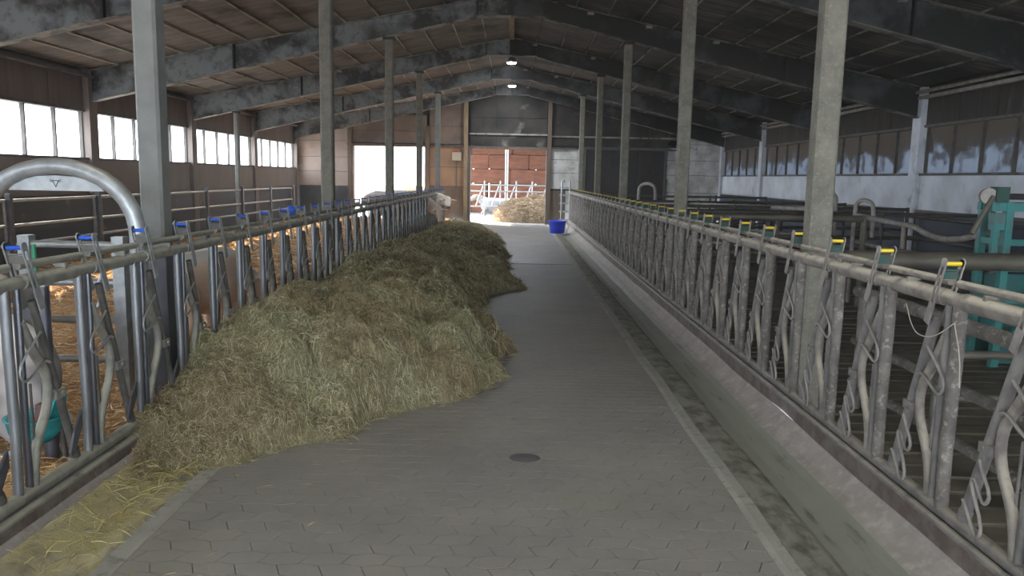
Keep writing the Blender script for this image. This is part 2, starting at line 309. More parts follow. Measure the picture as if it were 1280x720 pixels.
# ------------------------------------------------------------------ WALLS
def wall_side(side):
    sx = -1 if side == 'left' else 1; X = XL if sx < 0 else XR
    root = MB().box((X + sx * .2, 10.6, .98), (.2, 38.4, 1.96)).build('wall_' + side, 'wallL' if sx < 0 else 'white')
    struct(root, 'brown concrete side wall with bright windows' if sx < 0 else 'whitewashed side wall with dirty frosted windows', 'wall')
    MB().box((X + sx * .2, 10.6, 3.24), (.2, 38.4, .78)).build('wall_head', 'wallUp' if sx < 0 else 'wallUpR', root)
    for i in range(8):
        a = FR[i]; b = FR[i + 1]; yc = (a + b) / 2; L = b - a
        if b < 3: 
            MB().box((X + sx * .06, yc, 1.66), (.12, L - .34, .6)).build('wall_panel', 'wallL' if sx < 0 else 'white', root)
        else:
            MB().box((X + sx * .06, yc, 1.62), (.12, L - .34, .70)).build('wall_panel', 'wallL' if sx < 0 else 'white', root)
        MB().box((X + sx * .03, yc, .62), (.14, L - .04, 1.26)).build('plinth_board', 'plinthL' if sx < 0 else 'plinthR', root)
        MB().box((X + sx * .0, yc, 1.26), (.1, L - .02, .05)).build('plinth_rail', 'pipeDark' if sx < 0 else 'pipeR', root)
        for q in range(4):
            w_ = (L - .34) / 4
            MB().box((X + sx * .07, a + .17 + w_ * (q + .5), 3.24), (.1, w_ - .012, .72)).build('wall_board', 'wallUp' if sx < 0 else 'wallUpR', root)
        # window of five panes
        win = MB().box((X + sx * .1, yc, 1.955), (.26, L - .3, .045)).box((X + sx * .1, yc, 2.865), (.2, L - .3, .05)).build('window_%d' % (i + 1 + (8 if sx > 0 else 0)), 'frame')
        struct(win, '%s window strip, bay %d counted from the far end' % ('bright left' if sx < 0 else 'dirty right', 8 - i), 'window')
        w_ = (L - .3) / 5
        for q in range(6): MB().box((X + sx * .1, a + .15 + w_ * q, 2.41), (.08, .055 if q in (0, 5) else .04, .88)).build('mullion', 'frame', win)
        for q in range(5): MB().box((X + sx * .12, a + .15 + w_ * (q + .5), 2.41), (.006, w_ - .04, .86)).build('pane', 'glassL' if sx < 0 else 'glassR', win)
    for i in range(9):
        MB().box((X + sx * .02, FR[i], 1.82 if sx < 0 else 1.80), (.2, .30, 3.64 if sx < 0 else 3.6)).build('pilaster', 'wallL' if sx < 0 else 'white', root)
    # eave pipe
    e = MB().tube([(X - sx * .12, YB + .2, 3.5), (X - sx * .12, YF - .1, 3.5)], .035, 8).build('eave_pipe', 'sheath' if sx < 0 else 'pipeLt')
    tag(e, ('bluish' if sx < 0 else 'pale dusty') + ' pipe running along the eave of the %s wall' % side, 'pipe')
    return root
WL = wall_side('left'); WR = wall_side('right')
t_ = MB().box((XR - .05, 10.6, 3.40), (.10, 38.3, .06)).build('trim_1', 'pipeLt'); struct(t_, 'pale ledge under the eave of the right wall', 'trim')
# far wall, built of panels in a frame
wf = MB(); O1 = (-6.1, -3.32, 2.84); O2 = (-1.66, 1.21, 2.80); YW = YF + .15
for x0, x1, z0, z1 in ((XL - .3, O1[0], 0, 3.6), (O1[1], O2[0], 0, 3.9), (O2[1], XR + .3, 0, 3.6), (O1[0], O1[1], O1[2], 3.9), (O2[0], O2[1], O2[2], 4.0)):
    wf.box(((x0 + x1) / 2, YW + .12, (z0 + z1) / 2), (x1 - x0, .14, z1 - z0))
wf.prism([(XL - .2, 3.5), (XR + .2, 3.5), (-.12, 5.15)], .14, 'y', YW + .05)
WF = wf.build('wall_far', 'farU'); struct(WF, 'far gable wall with two openings and a dark sliding door', 'wall')
def fp(x0, x1, z0, z1, m, name='wall_panel', y=0, t=.09): 
    return MB().box(((x0 + x1) / 2, YW - t / 2 + .05 - y, (z0 + z1) / 2), (x1 - x0 - .015, t, z1 - z0 - .015)).build(name, m, WF)
for z0, z1 in ((1.32, 1.86), (1.86, 2.40), (2.40, 3.0), (3.0, 3.5)):
    for x0, x1 in ((XL, -6.25),): fp(x0, x1, z0, z1, 'farL')
fp(XL, -6.25, 0, 1.32, 'plinthL', 'plinth_board'); 
fp(-3.2, -1.9, 1.38, 2.1, 'farGlow'); fp(-3.2, -1.9, 2.1, 2.86, 'farGlow'); fp(-3.2, -1.9, 0, 1.38, 'farbrown', 'plinth_board')
for x0, x1 in ((-6.1, -4.7), (-4.7, -3.3)): fp(x0, x1, 2.95, 3.4, 'farUL'); fp(x0, x1, 3.4, 4.0, 'farUL')
fp(-3.2, -1.9, 2.95, 3.6, 'farUL'); fp(-3.2, -1.9, 3.6, 4.5, 'farUL')
for x0, x1 in ((-1.66, -.7), (-.7, .25), (.25, 1.2)): fp(x0, x1, 2.9, 3.35, 'farU'); fp(x0, x1, 3.35, 3.95, 'farU'); fp(x0, x1, 3.95, 4.6, 'farU')
for k, (z0, z1) in enumerate(((1.35, 1.95), (1.95, 2.45), (2.45, 2.85))): fp(1.35, 2.55, z0, z1, 'farW', 'block')
fp(1.3, 1.95, 0, 1.3, 'farbrown', 'plinth_board')
fp(1.95, 2.55, 0, 1.3, 'farW', 'block')
for x0, x1 in ((1.35, 3.0), (3.0, 5.0), (5.0, 6.6)):
    fp(x0, x1, 2.95, 3.3, 'farU'); fp(x0, x1, 3.3, 3.75, 'farU')
for k, (z0, z1) in enumerate(((.7, 1.3), (1.3, 1.95), (1.95, 2.5), (2.5, 3.1), (3.1, 3.5))):
    fp(5.75, XR, z0, z1, 'farW', 'block')
fp(5.75, XR, 0, .7, 'plinthR', 'plinth_board')
for x, m in ((-1.83, 'tan'), (1.3, 'farbrown'), (-6.18, 'farbrown'), (-3.26, 'farbrown')):
    zt = roofz(x) - .35 if abs(x) < 3 else 3.6
    o = MB().box((x, YW - .1, zt / 2), (.15, .18, zt)).build('wall_column', m, WF)
for z, x0, x1 in ((2.87, -1.9, 6.3), (3.35, -1.7, 1.25), (3.3, 1.35, 6.0), (2.89, -6.3, -1.9)):
    MB().box(((x0 + x1) / 2, YW - .08, z), (x1 - x0, .09, .06)).build('cross_rail', 'pipeDark' if z < 3 else 'flange', WF)
# door openings and their frames
d1 = thing('door_1', '', 'door'); struct(d1, 'open gateway in the far wall at the end of the aisle', 'doorway')
for x in (O2[0] - .05, O2[1] + .05): MB().box((x, YW, 1.4), (.12, .34, 2.8)).build('door_jamb', 'frame', d1)
MB().box((-.22, YW, 2.84), (3.1, .3, .09)).build('door_head', 'farbrown', d1)
d2 = thing('door_2', '', 'door'); struct(d2, 'sunlit open gateway in the far wall behind the left pens', 'doorway')
for x in (O1[0], O1[1]): MB().box((x, YW, 1.42), (.1, .34, 2.84)).build('door_jamb', 'farbrown', d2)
MB().box((-4.71, YW, 2.86), (2.9, .3, .08)).build('door_head', 'farbrown', d2)
d3 = thing('door_3', '', 'door'); struct(d3, 'dark closed sliding door in the far wall behind the right pens', 'door')
for i in range(6):
    MB().box((2.62 + .512 * (i + .5), YW - .06, 1.45), (.50, .08, 2.8)).build('door_board', 'black', d3)
MB().box((4.15, YW - .14, 2.9), (3.4, .08, .08)).build('door_track', 'pipeDark', d3)
for x in (2.64, 5.67): MB().box((x, YW - .12, 1.45), (.08, .06, 2.86)).build('door_stile', 'frame', d3)
# back wall behind the camera with an unseen gateway added to light the barn
wb = MB()
for x0, x1, z0, z1 in ((XL - .3, -5.5, 0, 3.6), (5.5, XR + .3, 0, 3.6), (-5.5, 5.5, 3.4, 4.2)): wb.box(((x0 + x1) / 2, YB - .15, (z0 + z1) / 2), (x1 - x0, .14, z1 - z0))
wb.prism([(XL - .2, 3.5), (XR + .2, 3.5), (-.12, 5.15)], .14, 'y', YB - .2)
WB = wb.build('wall_back', 'wallL'); struct(WB, 'near gable wall with a wide gateway opening added for light', 'wall')
# ------------------------------------------------------------------ CEILING
ce = MB(); RL = ((-.12 - 5 * 8.08 / 13, -.12 - 3 * 8.08 / 13), (-.12 + 3 * 7.92 / 13, -.12 + 5 * 7.92 / 13)); YR = 5.7   # two strips of unseen rooflights added over the near bays to brighten the floor
def slab(x0, x1, y0, y1, t0=.08, t1=.2): ce.prism([(x0, roofz(x0) + t0), (x1, roofz(x1) + t0), (x1, roofz(x1) + t1), (x0, roofz(x0) + t1)], y1 - y0, 'y', y0)
for x0, x1 in ((XL - .35, RL[0][0]), (RL[0][1], -.12), (-.12, RL[1][0]), (RL[1][1], XR + .35)): slab(x0, x1, YB - .3, YF + .6)
for x0, x1 in RL: slab(x0, x1, YR, YF + .6)
CE = ce.build('ceiling', 'farU'); struct(CE, 'pitched ceiling of sooty boards, right slope coloured darker for shade', 'ceiling')
NP = 13
for sgn in (-1, 1):
    W = (8.08 if sgn < 0 else 7.92); sw = W / NP; sl_ = .1955 if sgn < 0 else .202
    ang = math.atan(sl_) * (1 if sgn < 0 else -1)
    for i in range(8):
        if FR[i + 1] < 5: continue
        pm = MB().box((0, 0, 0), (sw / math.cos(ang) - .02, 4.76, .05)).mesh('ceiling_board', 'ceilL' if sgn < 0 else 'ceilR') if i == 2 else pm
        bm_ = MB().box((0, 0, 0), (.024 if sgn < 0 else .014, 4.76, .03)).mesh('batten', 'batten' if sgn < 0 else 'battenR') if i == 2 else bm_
        for k in range(NP):
            if k in (3, 4) and FR[i] < 5: continue
            x = -.12 + sgn * sw * (k + .5); z = roofz(x) + .04 + random.uniform(-.006, .006)
            o = link('ceiling_board', pm, CE, (x, (FR[i] + FR[i + 1]) / 2, z)); o.rotation_euler.y = -ang
            x = -.12 + sgn * sw * (k + 1)
            if k < NP - 1: 
                o = link('joint_batten', bm_, CE, (x, (FR[i] + FR[i + 1]) / 2, roofz(x) - .002)); o.rotation_euler.y = -ang
for j, (x0, x1) in enumerate(RL):
    wn = MB().box((x0, -1.4, roofz(x0) + .13), (.04, 14.2, .1)).box((x1, -1.4, roofz(x1) + .13), (.04, 14.2, .1)).build('window_%d' % (17 + j), 'frame', None); struct(wn, 'strip of unseen rooflights added over the near bays for light, %s slope' % ('left' if j == 0 else 'right'), 'window')
    for k in range(6):
        p = MB(); ce_ = p.prism([(x0, roofz(x0) + .15), (x1, roofz(x1) + .15), (x1, roofz(x1) + .156), (x0, roofz(x0) + .156)], 2.34, 'y', YB + .1 + k * 2.37).build('pane', 'fill_rooflight', wn)
MB().box((-.12, 10.6, 5.16), (.12, 38, .05)).build('ridge_batten', 'tan', CE)
# rafters
ordn = {8: 'at the far gable wall', 7: 'second from the far wall', 6: 'third from the far wall', 5: 'fourth from the far wall', 4: 'fifth from the far wall, over the fence', 3: 'nearest, above the nearest concrete posts', 2: 'above the camera'}
def raf_bot(x):
    a = abs(x + .12)
    if a < .63: return 4.77
    d = .33 + .034 * (a - .63)
    b = roofz(x) - d
    return min(b, 4.77)
for i in range(2, 9):
    Y = FR[i] - (.25 if i == 8 else 0)
    rt = thing('roof_rafter', 'steel I-beam roof rafter with soot stains and right half coloured as shaded, ' + ordn[i], 'rafter', (0, Y, 0), 'steel rafters under the roof')
    for sgn in (-1, 1):
        end = (XL if sgn < 0 else XR) - sgn * .02
        xs = [-.12 + sgn * t for t in (0, .3, .62, .64, 1.5, 3, 4.5, 5.3, 6, 6.8)] + [end]
        top = [(x, roofz(x) - .02) for x in xs]; bot = [(x, raf_bot(x)) for x in xs]
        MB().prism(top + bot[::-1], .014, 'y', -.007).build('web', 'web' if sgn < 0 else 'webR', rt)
        def fl(pts, up):
            m = MB(); V = []; n = len(pts)
            for x, z in pts:
                for yy in (-.09, .09): 
                    for zz in (0, .018 * up): V.append((x, yy, z + zz))
            F = []
            for k in range(n - 1):
                a = k * 4; b = a + 4
                F += [(a, a + 2, b + 2, b), (a + 1, b + 1, b + 3, a + 3), (a, b, b + 1, a + 1), (a + 2, a + 3, b + 3, b + 2)]
            F += [(0, 1, 3, 2), (n * 4 - 4, n * 4 - 2, n * 4 - 1, n * 4 - 3)]
            return m.add(V, F)
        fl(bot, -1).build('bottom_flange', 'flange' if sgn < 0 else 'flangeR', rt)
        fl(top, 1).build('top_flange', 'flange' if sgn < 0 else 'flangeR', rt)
        for x in (-.12 + sgn * .63, -.12 + sgn * 5.25):
            MB().box((x, -.045, (roofz(x) + raf_bot(x)) / 2), (.03, .085, roofz(x) - raf_bot(x) - .04)).build('stiffener', 'black', rt)
    MB().box((-.12, -.045, 4.97), (.1, .085, .38)).build('ridge_plate', 'black', rt)
    for k in range(5):   # short purlin cleats
        x = random.uniform(-6, 5); MB().box((x, -.06, roofz(x) - .06), (.12, .06, .05)).build('cleat', 'flange', rt)
# lamps
for Y, lab in ((22.9, 'nearer of the two round lamps under the ridge'), (27.9, 'farther of the two round lamps under the ridge')):
    t = thing('ceiling_lamp', 'bright white ' + lab, 'lamp', (-.13, Y, 4.98 if Y < 25 else 4.9), 'round lamps under the ridge')
    z0 = 5.12 - t.location.z
    MB().lathe([(.02, .16), (.08, .13), (.14, .03), (.145, 0), (.13, -.005)], n=20).build('shade', 'galv', t)
    ld = bpy.data.lights.new('lamp_light', 'AREA'); ld.shape = 'DISK'; ld.size = .24; ld.energy = 42; ld.color = (.86, .93, 1); lo = bpy.data.objects.new('lamp_light', ld); C.objects.link(lo); lo.location = (-.13, Y, t.location.z - .06)
    MB().lathe([(.135, .0), (.12, -.03), (.06, -.045), (.0, -.05)], n=20).build('diffuser', 'lamp', t)
    MB().tube([(0, 0, .14), (0, 0, z0 + .05)], .01, 6).build('hanger', 'pipeDark', t)
# support posts
def post(x, Y, z0, m, w, lab, grp, sheath=False, capb=True):
    t = thing('support_post', lab, 'post', (x, Y, 0), grp)
    ztop = raf_bot(x) - .02; b = .018; h = w / 2
    sec = [(-h + b, -h), (h - b, -h), (h, -h + b), (h, h - b), (h - b, h), (-h + b, h), (-h, h - b), (-h, -h + b)]
    MB().prism(sec, ztop - z0, 'z', z0).build('shaft', m, t)
    MB().box((0, 0, ztop - .03), (w + .06, w + .06, .05)).build('cap_plate', 'black', t)
    if sheath: 
        MB().box((0, 0, .55), (w + .03, w + .03, 1.25)).build('steel_sheath', 'sheath', t)
RP = [(2.13, 5.5, 'nearest pale concrete post on the right, rising behind the yellow catches'), (2.15, 10.15, 'second concrete post along the right feed fence'), (2.13, 15.4, 'third concrete post along the right feed fence'), (2.13, 20.2, 'fourth concrete post along the right feed fence'), (2.1, 25.0, 'fifth and farthest concrete post along the right feed fence')]
for x, Y, l in RP: post(x, Y, -.1, 'post', .155 if Y < 7 else .15, l, 'posts along the right feed fence')
LP = [(-2.43, 5.35, 'nearest grey post rising behind the left feed fence, lower part in dark steel'), (-2.42, 10.3, 'second grey post along the left feed fence, beside the sunlit gateway'), (-2.42, 15.4, 'third post along the left feed fence, in front of the sunlit gateway'), (-2.42, 20.2, 'fourth post along the left feed fence, thin against the sunlit gateway'), (-2.42, 25.0, 'farthest pale grey post along the left feed fence')]
for x, Y, l in LP: post(x, Y, 0, 'post' if 6 < Y < 24 else 'postgrey', .155, l, 'posts along the left feed fence', Y < 6)
post(-7.05, 20.2, 0, 'postgrey', .11, 'thin pale post standing by the railing of the left wall', 'posts along the left feed fence')
# ------------------------------------------------------------------ HEADLOCK FENCES
ZT, ZB = 1.235, .245
def lock_meshes(side):
    R = side > 0; ms = {}
    pm, am, rm = ('postR', 'greyR', 'railR') if R else ('postL', 'armL', 'railL')
    ms['post'] = MB().tube([(0, 0, ZB), (0, .01, ZB + .3), (0, 0, ZT - .3), (0, 0, ZT)], .031 if R else .023, 10).mesh('upright_tube', pm)
    ms['slim'] = MB().tube([(0, .085, ZB), (0, .085, ZT)], .020 if R else .018, 8).mesh('slim_tube', 'greyR' if R else 'polished')
    A = Vector((0, .19, 1.14)); B = Vector((0, .47, .30)); d = (B - A).normalized()
    ms['arm'] = MB().tube([A, A.lerp(B, .5), B], .026 if R else .020, 8).tube([B - d * .03, B + d * .02], .030 if R else .024, 8).mesh('lock_arm', 'greyR' if R else 'armL')
    ms['neck'] = MB().tube(smooth([(side * .0, .09, 1.06), (0, .19, .88), (0, .275, .77), (0, .27, .62), (0, .17, .48), (0, .125, .36), (0, .12, ZB)]), .023, 8).mesh('neck_tube', 'railR' if R else 'railL')
    ms['rod'] = MB().tube([(side * .01, .16, .40), (side * .01, .155, .75)], .007, 6).mesh('thin_rod', am)
    # slotted plates either side of the rail, made as frames round the slot
    def plate(ox):
        m = MB(); T = Vector((ox, .095, 1.40)); Bt = Vector((ox, .20, 1.11)); dd = (T - Bt).normalized(); n = Vector((0, -dd.z, dd.y))
        L = (T - Bt).length; ang = math.atan2(dd.y, dd.z); rot = Matrix.Rotation(-ang, 3, 'X')
        c = (T + Bt) / 2
        for s_ in (-1, 1): m.box(c + n * .015 * s_ + dd * .05, (.007, .009, L - .1), mtx=rot)
        m.box(T, (.007, .036, .03), mtx=rot); m.box(Bt + dd * .045, (.008, .042, .11), mtx=rot)
        m.tube([T + Vector((-.0035, 0, 0)), T + Vector((.0035, 0, 0))], .022, 10)
        return m
    pl = plate(-.042); p2 = plate(.042); pl.add(p2.v, p2.f)
    ms['plate'] = pl.mesh('slotted_plates', 'galv' if not R else 'pipeLt')
    ms['roller'] = MB().tube([(-.038, .097, 1.395), (.038, .097, 1.395)], .010, 8).mesh('catch_roller', 'yellow' if R else 'blue')
    ms['bracket'] = MB().box((0, .11, 1.34), (.07, .012, .035)).box((0, .10, 1.365), (.07, .008, .008)).mesh('catch_bracket', 'green' if R else 'armL')
    q = -side * .028
    rr = .0085 if R else .0065
    ms['z1'] = MB().tube(smooth([(q, .20, .99), (q, .18, .975), (q, .05, .885), (q, .02, .83), (q, .05, .785), (q, .10, .79), (q, .22, .85), (q, .26, .83)], 1), rr, 6).mesh('bent_rod', 'pipeLt' if R else 'galv')
    ms['z2'] = MB().tube(smooth([(q, .36, .60), (q, .345, .57), (q, .265, .48), (q, .285, .43), (q, .32, .43), (q, .375, .505), (q, .40, .50), (q, .40, .47), (q, .30, .33), (q, .31, .27), (q, .345, .265), (q, .42, .36), (q, .45, .385)], 1), rr, 6).mesh('bent_rod', 'pipeLt' if R else 'galv')
    ms['clamp'] = MB().box((0, .335, .655), (.06, .085, .045)).tube([(-.038, .345, .655), (.038, .345, .655)], .013, 8).mesh('pivot_clamp', 'greyR' if R else 'railL')
    ms['pad'] = MB().prism([(.40, .30), (.50, .44), (.50, .52), (.43, .44), (.38, .33)], .012, 'x', .02).mesh('rubber_pad', 'sheath')
    ms['lug'] = MB().box((0, .45, ZT + .03), (.05, .02, .05)).tube([(side * .03, .45, ZT + .04), (side * .03, .45, ZT + .085)], .012, 6).mesh('rail_lug', rm)
    return ms
def fence(side, X, u0, pitch, y0, y1, lab):
    R = side > 0; t = thing('headlock_fence', lab, 'fence', (X, 0, 0)); ms = lock_meshes(side); rm = 'railR' if R else 'railL'
    # main rail: heavier sleeves on a long pipe
    MB().tube([(0, y0, ZT), (0, y1, ZT)], .034 if R else .030, 12).build('main_rail', rm, t)
    MB().tube([(0, y0, ZB), (0, y1, ZB)], .032, 12).build('bottom_rail', 'greyR' if R else 'railL', t)
    slm_ = MB().tube([(0, 0, ZT), (0, pitch - .16, ZT)], .042 if R else .036, 12).mesh('rail_sleeve', rm)
    ltm = MB().tube([(0, .0, ZT + .075), (0, pitch - .07, ZT + .072)], .019, 8).mesh('latch_rod', rm)
    k = math.ceil((y0 - u0) / pitch); 
    while True:
        u = u0 + k * pitch
        if u + .5 > y1: break
        for key in ('post', 'slim', 'neck', 'rod'): 
            o = link(ms[key].name.split('.')[0], ms[key], t, (0, u, 0))
        a = link('lock_arm', ms['arm'], t, (0, u, 0)); 
        link('slotted_plates', ms['plate'], a)
        link('catch_roller', ms['roller'], a); link('catch_bracket', ms['bracket'], a)
        if u < 24: link('bent_rod', ms['z1'], a)
        if R and u < 24: link('bent_rod', ms['z2'], a)
        link('pivot_clamp', ms['clamp'], a)
        if not R: link('rubber_pad', ms['pad'], a)
        link('rail_sleeve', slm_, t, (0, u + .12, 0)); link('latch_rod', ltm, t, (side * .012, u + .12, 0))
        link('rail_lug', ms['lug'], t, (0, u, 0))
        k += 1
    return t
FRt = fence(1, 2.03, 3.50, .655, 1.4, 28.7, 'right feed fence of dusty brown headlocks with yellow catches')
FLt = fence(-1, -2.24, 4.01, .595, 1.6, 25.6, 'left feed fence of bluish grey headlocks with blue catches, hay piled against it')
# ------------------------------------------------------------------ RIGHT PENS
def pipes(name, label, cat, segs, m, group=None, part='rail'):
    t = thing(name, label, cat, segs[0][0][0] if False else (0, 0, 0), group)
    for s_ in segs: MB().tube(smooth(s_[0], s_[2]) if len(s_) > 2 and s_[2] else s_[0], s_[1], 10).build(s_[3] if len(s_) > 3 else part, m, t)
    return t
pipes('cross_rail', 'thick olive brown pipe crossing the right pen just behind the fence', 'pipe', [([(2.35, 6.5, 1.13), (7.7, 6.5, 1.13)], .075), ([(7.6, 6.5, -.05), (7.6, 6.5, 1.13)], .04, 0, 'leg'), ([(2.6, 6.5, -.05), (2.6, 6.5, 1.13)], .04, 0, 'leg')], 'pipeR')
pipes('pipe_barrier', 'rusty three-rail pipe barrier running beside the right fence', 'barrier', [([(2.72, 2.2, .92), (2.72, 6.1, .92)], .045), ([(2.72, 2.2, .53), (2.72, 6.1, .53)], .035), ([(2.72, 2.2, .2), (2.72, 6.1, .2)], .035), ([(2.72, 6.0, -.05), (2.72, 6.0, .95)], .035, 0, 'leg'), ([(2.72, 2.4, -.05), (2.72, 2.4, .95)], .035, 0, 'leg')], 'postR')
for (x, Y0, Y1, z, n) in ((0, 0, 0, 0, 0),):
    pass
pipes('pen_rail', 'low olive pipe rails across the slatted floor behind the nearest locks', 'railing', [([(2.9, 5.2, .32), (7.6, 5.2, .32)], .03), ([(2.9, 5.2, .62), (7.6, 5.2, .62)], .03), ([(2.9, 5.2, -.05), (2.9, 5.2, .66)], .03, 0, 'leg'), ([(6.9, 5.2, -.05), (6.9, 5.2, .66)], .03, 0, 'leg')], 'pipeR')
pipes('tube_gate', 'pale tubular gate with tall hoops at both ends, behind the second right post', 'gate',
      [([(3.17, 20.1, -.05), (3.17, 20.1, 1.45), (3.2, 20.05, 1.62), (3.36, 19.9, 1.68), (3.5, 19.7, 1.62), (3.53, 19.65, 1.45), (3.53, 19.65, -.05)], .04, 2, 'hoop'), ([(3.35, 19.9, 1.19), (5.4, 13.6, 1.30)], .05), ([(3.35, 19.9, .8), (5.4, 13.6, .8)], .03), ([(3.35, 19.9, .45), (5.4, 13.6, .45)], .03), ([(4.2, 17.3, .4), (4.2, 17.3, 1.22)], .03),
       ([(5.2, 13.6, -.05), (5.2, 13.6, 1.45), (5.25, 13.6, 1.6), (5.4, 13.6, 1.63), (5.55, 13.6, 1.55), (5.56, 13.6, 1.4), (5.56, 13.6, -.05)], .032, 2, 'hoop')], 'pipeLt')
pipes('cross_rail', 'brown pipe crossing the right pens between the second and first posts', 'pipe', [([(2.4, 11.2, 1.26), (5.0, 11.2, 1.26)], .05), ([(2.4, 11.2, .75), (5.0, 11.2, .75)], .03), ([(2.5, 11.2, -.05), (2.5, 11.2, 1.26)], .03, 0, 'leg'), ([(5.0, 11.2, -.05), (5.0, 11.2, 1.3)], .05, 0, 'leg')], 'pipeR')
pipes('bent_divider', 'pale cubicle divider with a sagging bent top rail between two hoops', 'divider',
      [([(5.02, 11.6, -.05), (5.02, 11.6, 1.35), (5.03, 11.55, 1.50), (5.08, 11.4, 1.53), (5.12, 11.25, 1.48), (5.12, 11.2, 1.35), (5.12, 11.2, 1.0)], .03, 2, 'hoop'),
       ([(5.03, 11.5, 1.30), (5.06, 10.3, 1.24), (5.08, 10.0, 1.24), (5.1, 9.6, 1.14), (5.1, 9.1, 1.12), (5.15, 8.5, 1.25)], .036, 1),
       ([(5.03, 11.5, .92), (5.06, 10.2, .88), (5.1, 8.6, .95)], .034, 1), ([(5.07, 10.2, .88), (5.07, 10.2, 1.24)], .03, 0, 'upright'),
       ([(5.13, 8.35, -.05), (5.13, 8.35, 1.25), (5.15, 8.4, 1.42), (5.17, 8.55, 1.47), (5.2, 8.72, 1.40), (5.2, 8.75, 1.2)], .042, 2, 'hoop')], 'pipeLt')
for k, (Y, l) in enumerate(((12.4, 'dark brown railing across the right pens in front of the bent divider'), (14.9, 'dark railing with three bars behind the tubular gate'), (17.8, 'dark railing with three bars far down the right pens'), (23.5, 'farthest dark railing across the right pens, before the sliding door'))):
    x0 = 2.6; x1 = 7.6
    segs = [([(x0, Y, z), (x1, Y + .3, z)], .032) for z in (1.28, .9, .5)] + [([(x, Y + .3 * (x - x0) / 5, -.05), (x, Y + .3 * (x - x0) / 5, 1.32)], .032, 0, 'leg') for x in (x0, 4.2, 5.9, x1)]
    pipes('pen_railing', l, 'railing', segs, 'pipeDark', 'dark railings across the right pens')
pipes('pen_railing', 'brown railing along the dark blue base of the right wall', 'railing',
      [([(7.3, 7, z), (7.3, 28.5, z)], .03) for z in (1.18, .8, .42)] + [([(7.3, y_, -.05), (7.3, y_, 1.25)], .035, 0, 'leg') for y_ in (7, 9.4, 11.8, 14.2, 16.6, 19, 21.4, 23.8, 26.2, 28.5)], 'pipeDark')
# far hoops rows
# cattle crush
cr = thing('cattle_crush', 'turquoise steel cattle crush with pulley and lever at the right edge', 'cattle crush', (4.74, 7.55, 0))
def cb(c, d, m='turq', n='frame_bar', **k): return MB().box(c, d, **k).build(n, m, cr)
for x, y_ in ((0, 0), (1.6, 0), (0, .4), (1.6, .4)): cb((x, y_, .78), (.07, .07, 1.66), n='corner_post')
cb((.75, 0, 1.56), (1.85, .06, .08)); cb((.8, .4, 1.56), (1.7, .06, .08)); cb((0, .2, 1.56), (.07, .4, .08)); cb((1.6, .2, 1.56), (.07, .4, .08))
for z in (1.22, .97, .66, .3): cb((.8, 0, z), (1.6, .05, .06))
for z in (1.22, .97, .66, .3): cb((0, .2, z), (.05, .4, .06))
cb((.8, .37, .45), (1.5, .03, .85), 'turqdk', 'side_panel'); cb((.75, .05, .15), (1.5, .03, .26), 'turqdk', 'side_panel'); cb((.45, .02, .72), (.05, .05, 1.1), mtx=Matrix.Rotation(.6, 3, 'Y'), n='brace')
cb((-.1, 0, 1.42), (.1, .1, .16)); cb((-.13, -.03, 1.25), (.05, .05, .5), n='guide_post')
pd = MB().tube([(-.21, -.02, 1.66), (-.19, .05, 1.66)], .075, 20).build('pulley', 'pipeLt', cr)
MB().tube([(-.17, -.02, 1.66), (-.36, -.05, 1.30)], .026, 8).build('lever', 'pipeR', cr)
MB().tube([(-.15, 0, 1.66), (1.7, 0, 1.66)], .03, 8).build('drive_shaft', 'black', cr)
MB().box((-.1, 0, 1.68), (.12, .12, .14)).build('gear_case', 'green', cr)
MB().tube([(.05, 0, 1.6), (1.7, 0, 1.58)], .01, 6).build('cable', 'black', cr)
# twine on the right fence
tw = MB().tube(smooth([(1.985, 3.9, 1.16), (1.98, 3.82, 1.06), (1.97, 3.72, 1.03), (1.98, 3.6, 1.05), (1.99, 3.47, 1.14)], 2), .0028, 5).tube(smooth([(1.99, 3.47, 1.14), (2.0, 3.42, 1.0), (2.0, 3.4, .86)], 1), .0028, 5).build('twine', 'rope')
tag(tw, 'pale twine hanging in a loop from the right fence top rail', 'twine')
# end gate, tub
g = thing('ladder_gate', 'narrow galvanised bar gate at the far end of the right fence', 'gate', (1.93, 28.9, 0))
for x in (-.18, .12): MB().tube([(x, 0, .0), (x, 0, 1.68)] if x > 0 else smooth([(x, 0, 0), (x, 0, 1.6), (x + .05, 0, 1.72), (x + .1, 0, 1.6)], 1), .03, 8).build('gate_post', 'galv', g)
for z in (.25, .55, .85, 1.15, 1.42): MB().box((-.05, 0, z), (.42, .03, .06)).build('gate_bar', 'galv', g)
tub = thing('feed_tub', 'bright blue plastic tub standing in the right trough by the far gate', 'tub', (1.42, 25.3, .01))
MB().lathe([(.0, .01), (.22, .0), (.235, .02), (.275, .36), (.295, .37), (.295, .40), (.262, .40), (.225, .04), (0, .03)], n=28).build('tub_wall', 'tubblue', tub)
MB().tube([(.29, 0, .37), (.36, .0, .22), (.34, 0, .1), (.25, 0, .08)], .012, 6).build('handle', 'galv', tub)
# ------------------------------------------------------------------ LEFT PENS
rl = thing('pen_railing', 'grey tubular railing of four bars along the dark base of the left wall', 'railing', (-7.0, 0, 0))
for k in range(9):
    a = 3.9 + 2.35 * k; b = a + 2.22
    for z in (1.30, .95, .68, .40): MB().tube([(0, a, z), (0, b, z)], .022, 8).build('bar', 'galv', rl)
    for y_ in (a, b): MB().tube([(0, y_, 0.05), (0, y_, 1.32)], .026, 8).build('upright', 'armL', rl)
    MB().box((0.02, b + .065, .7), (.07, .07, 1.4)).build('support', 'sheath', rl)
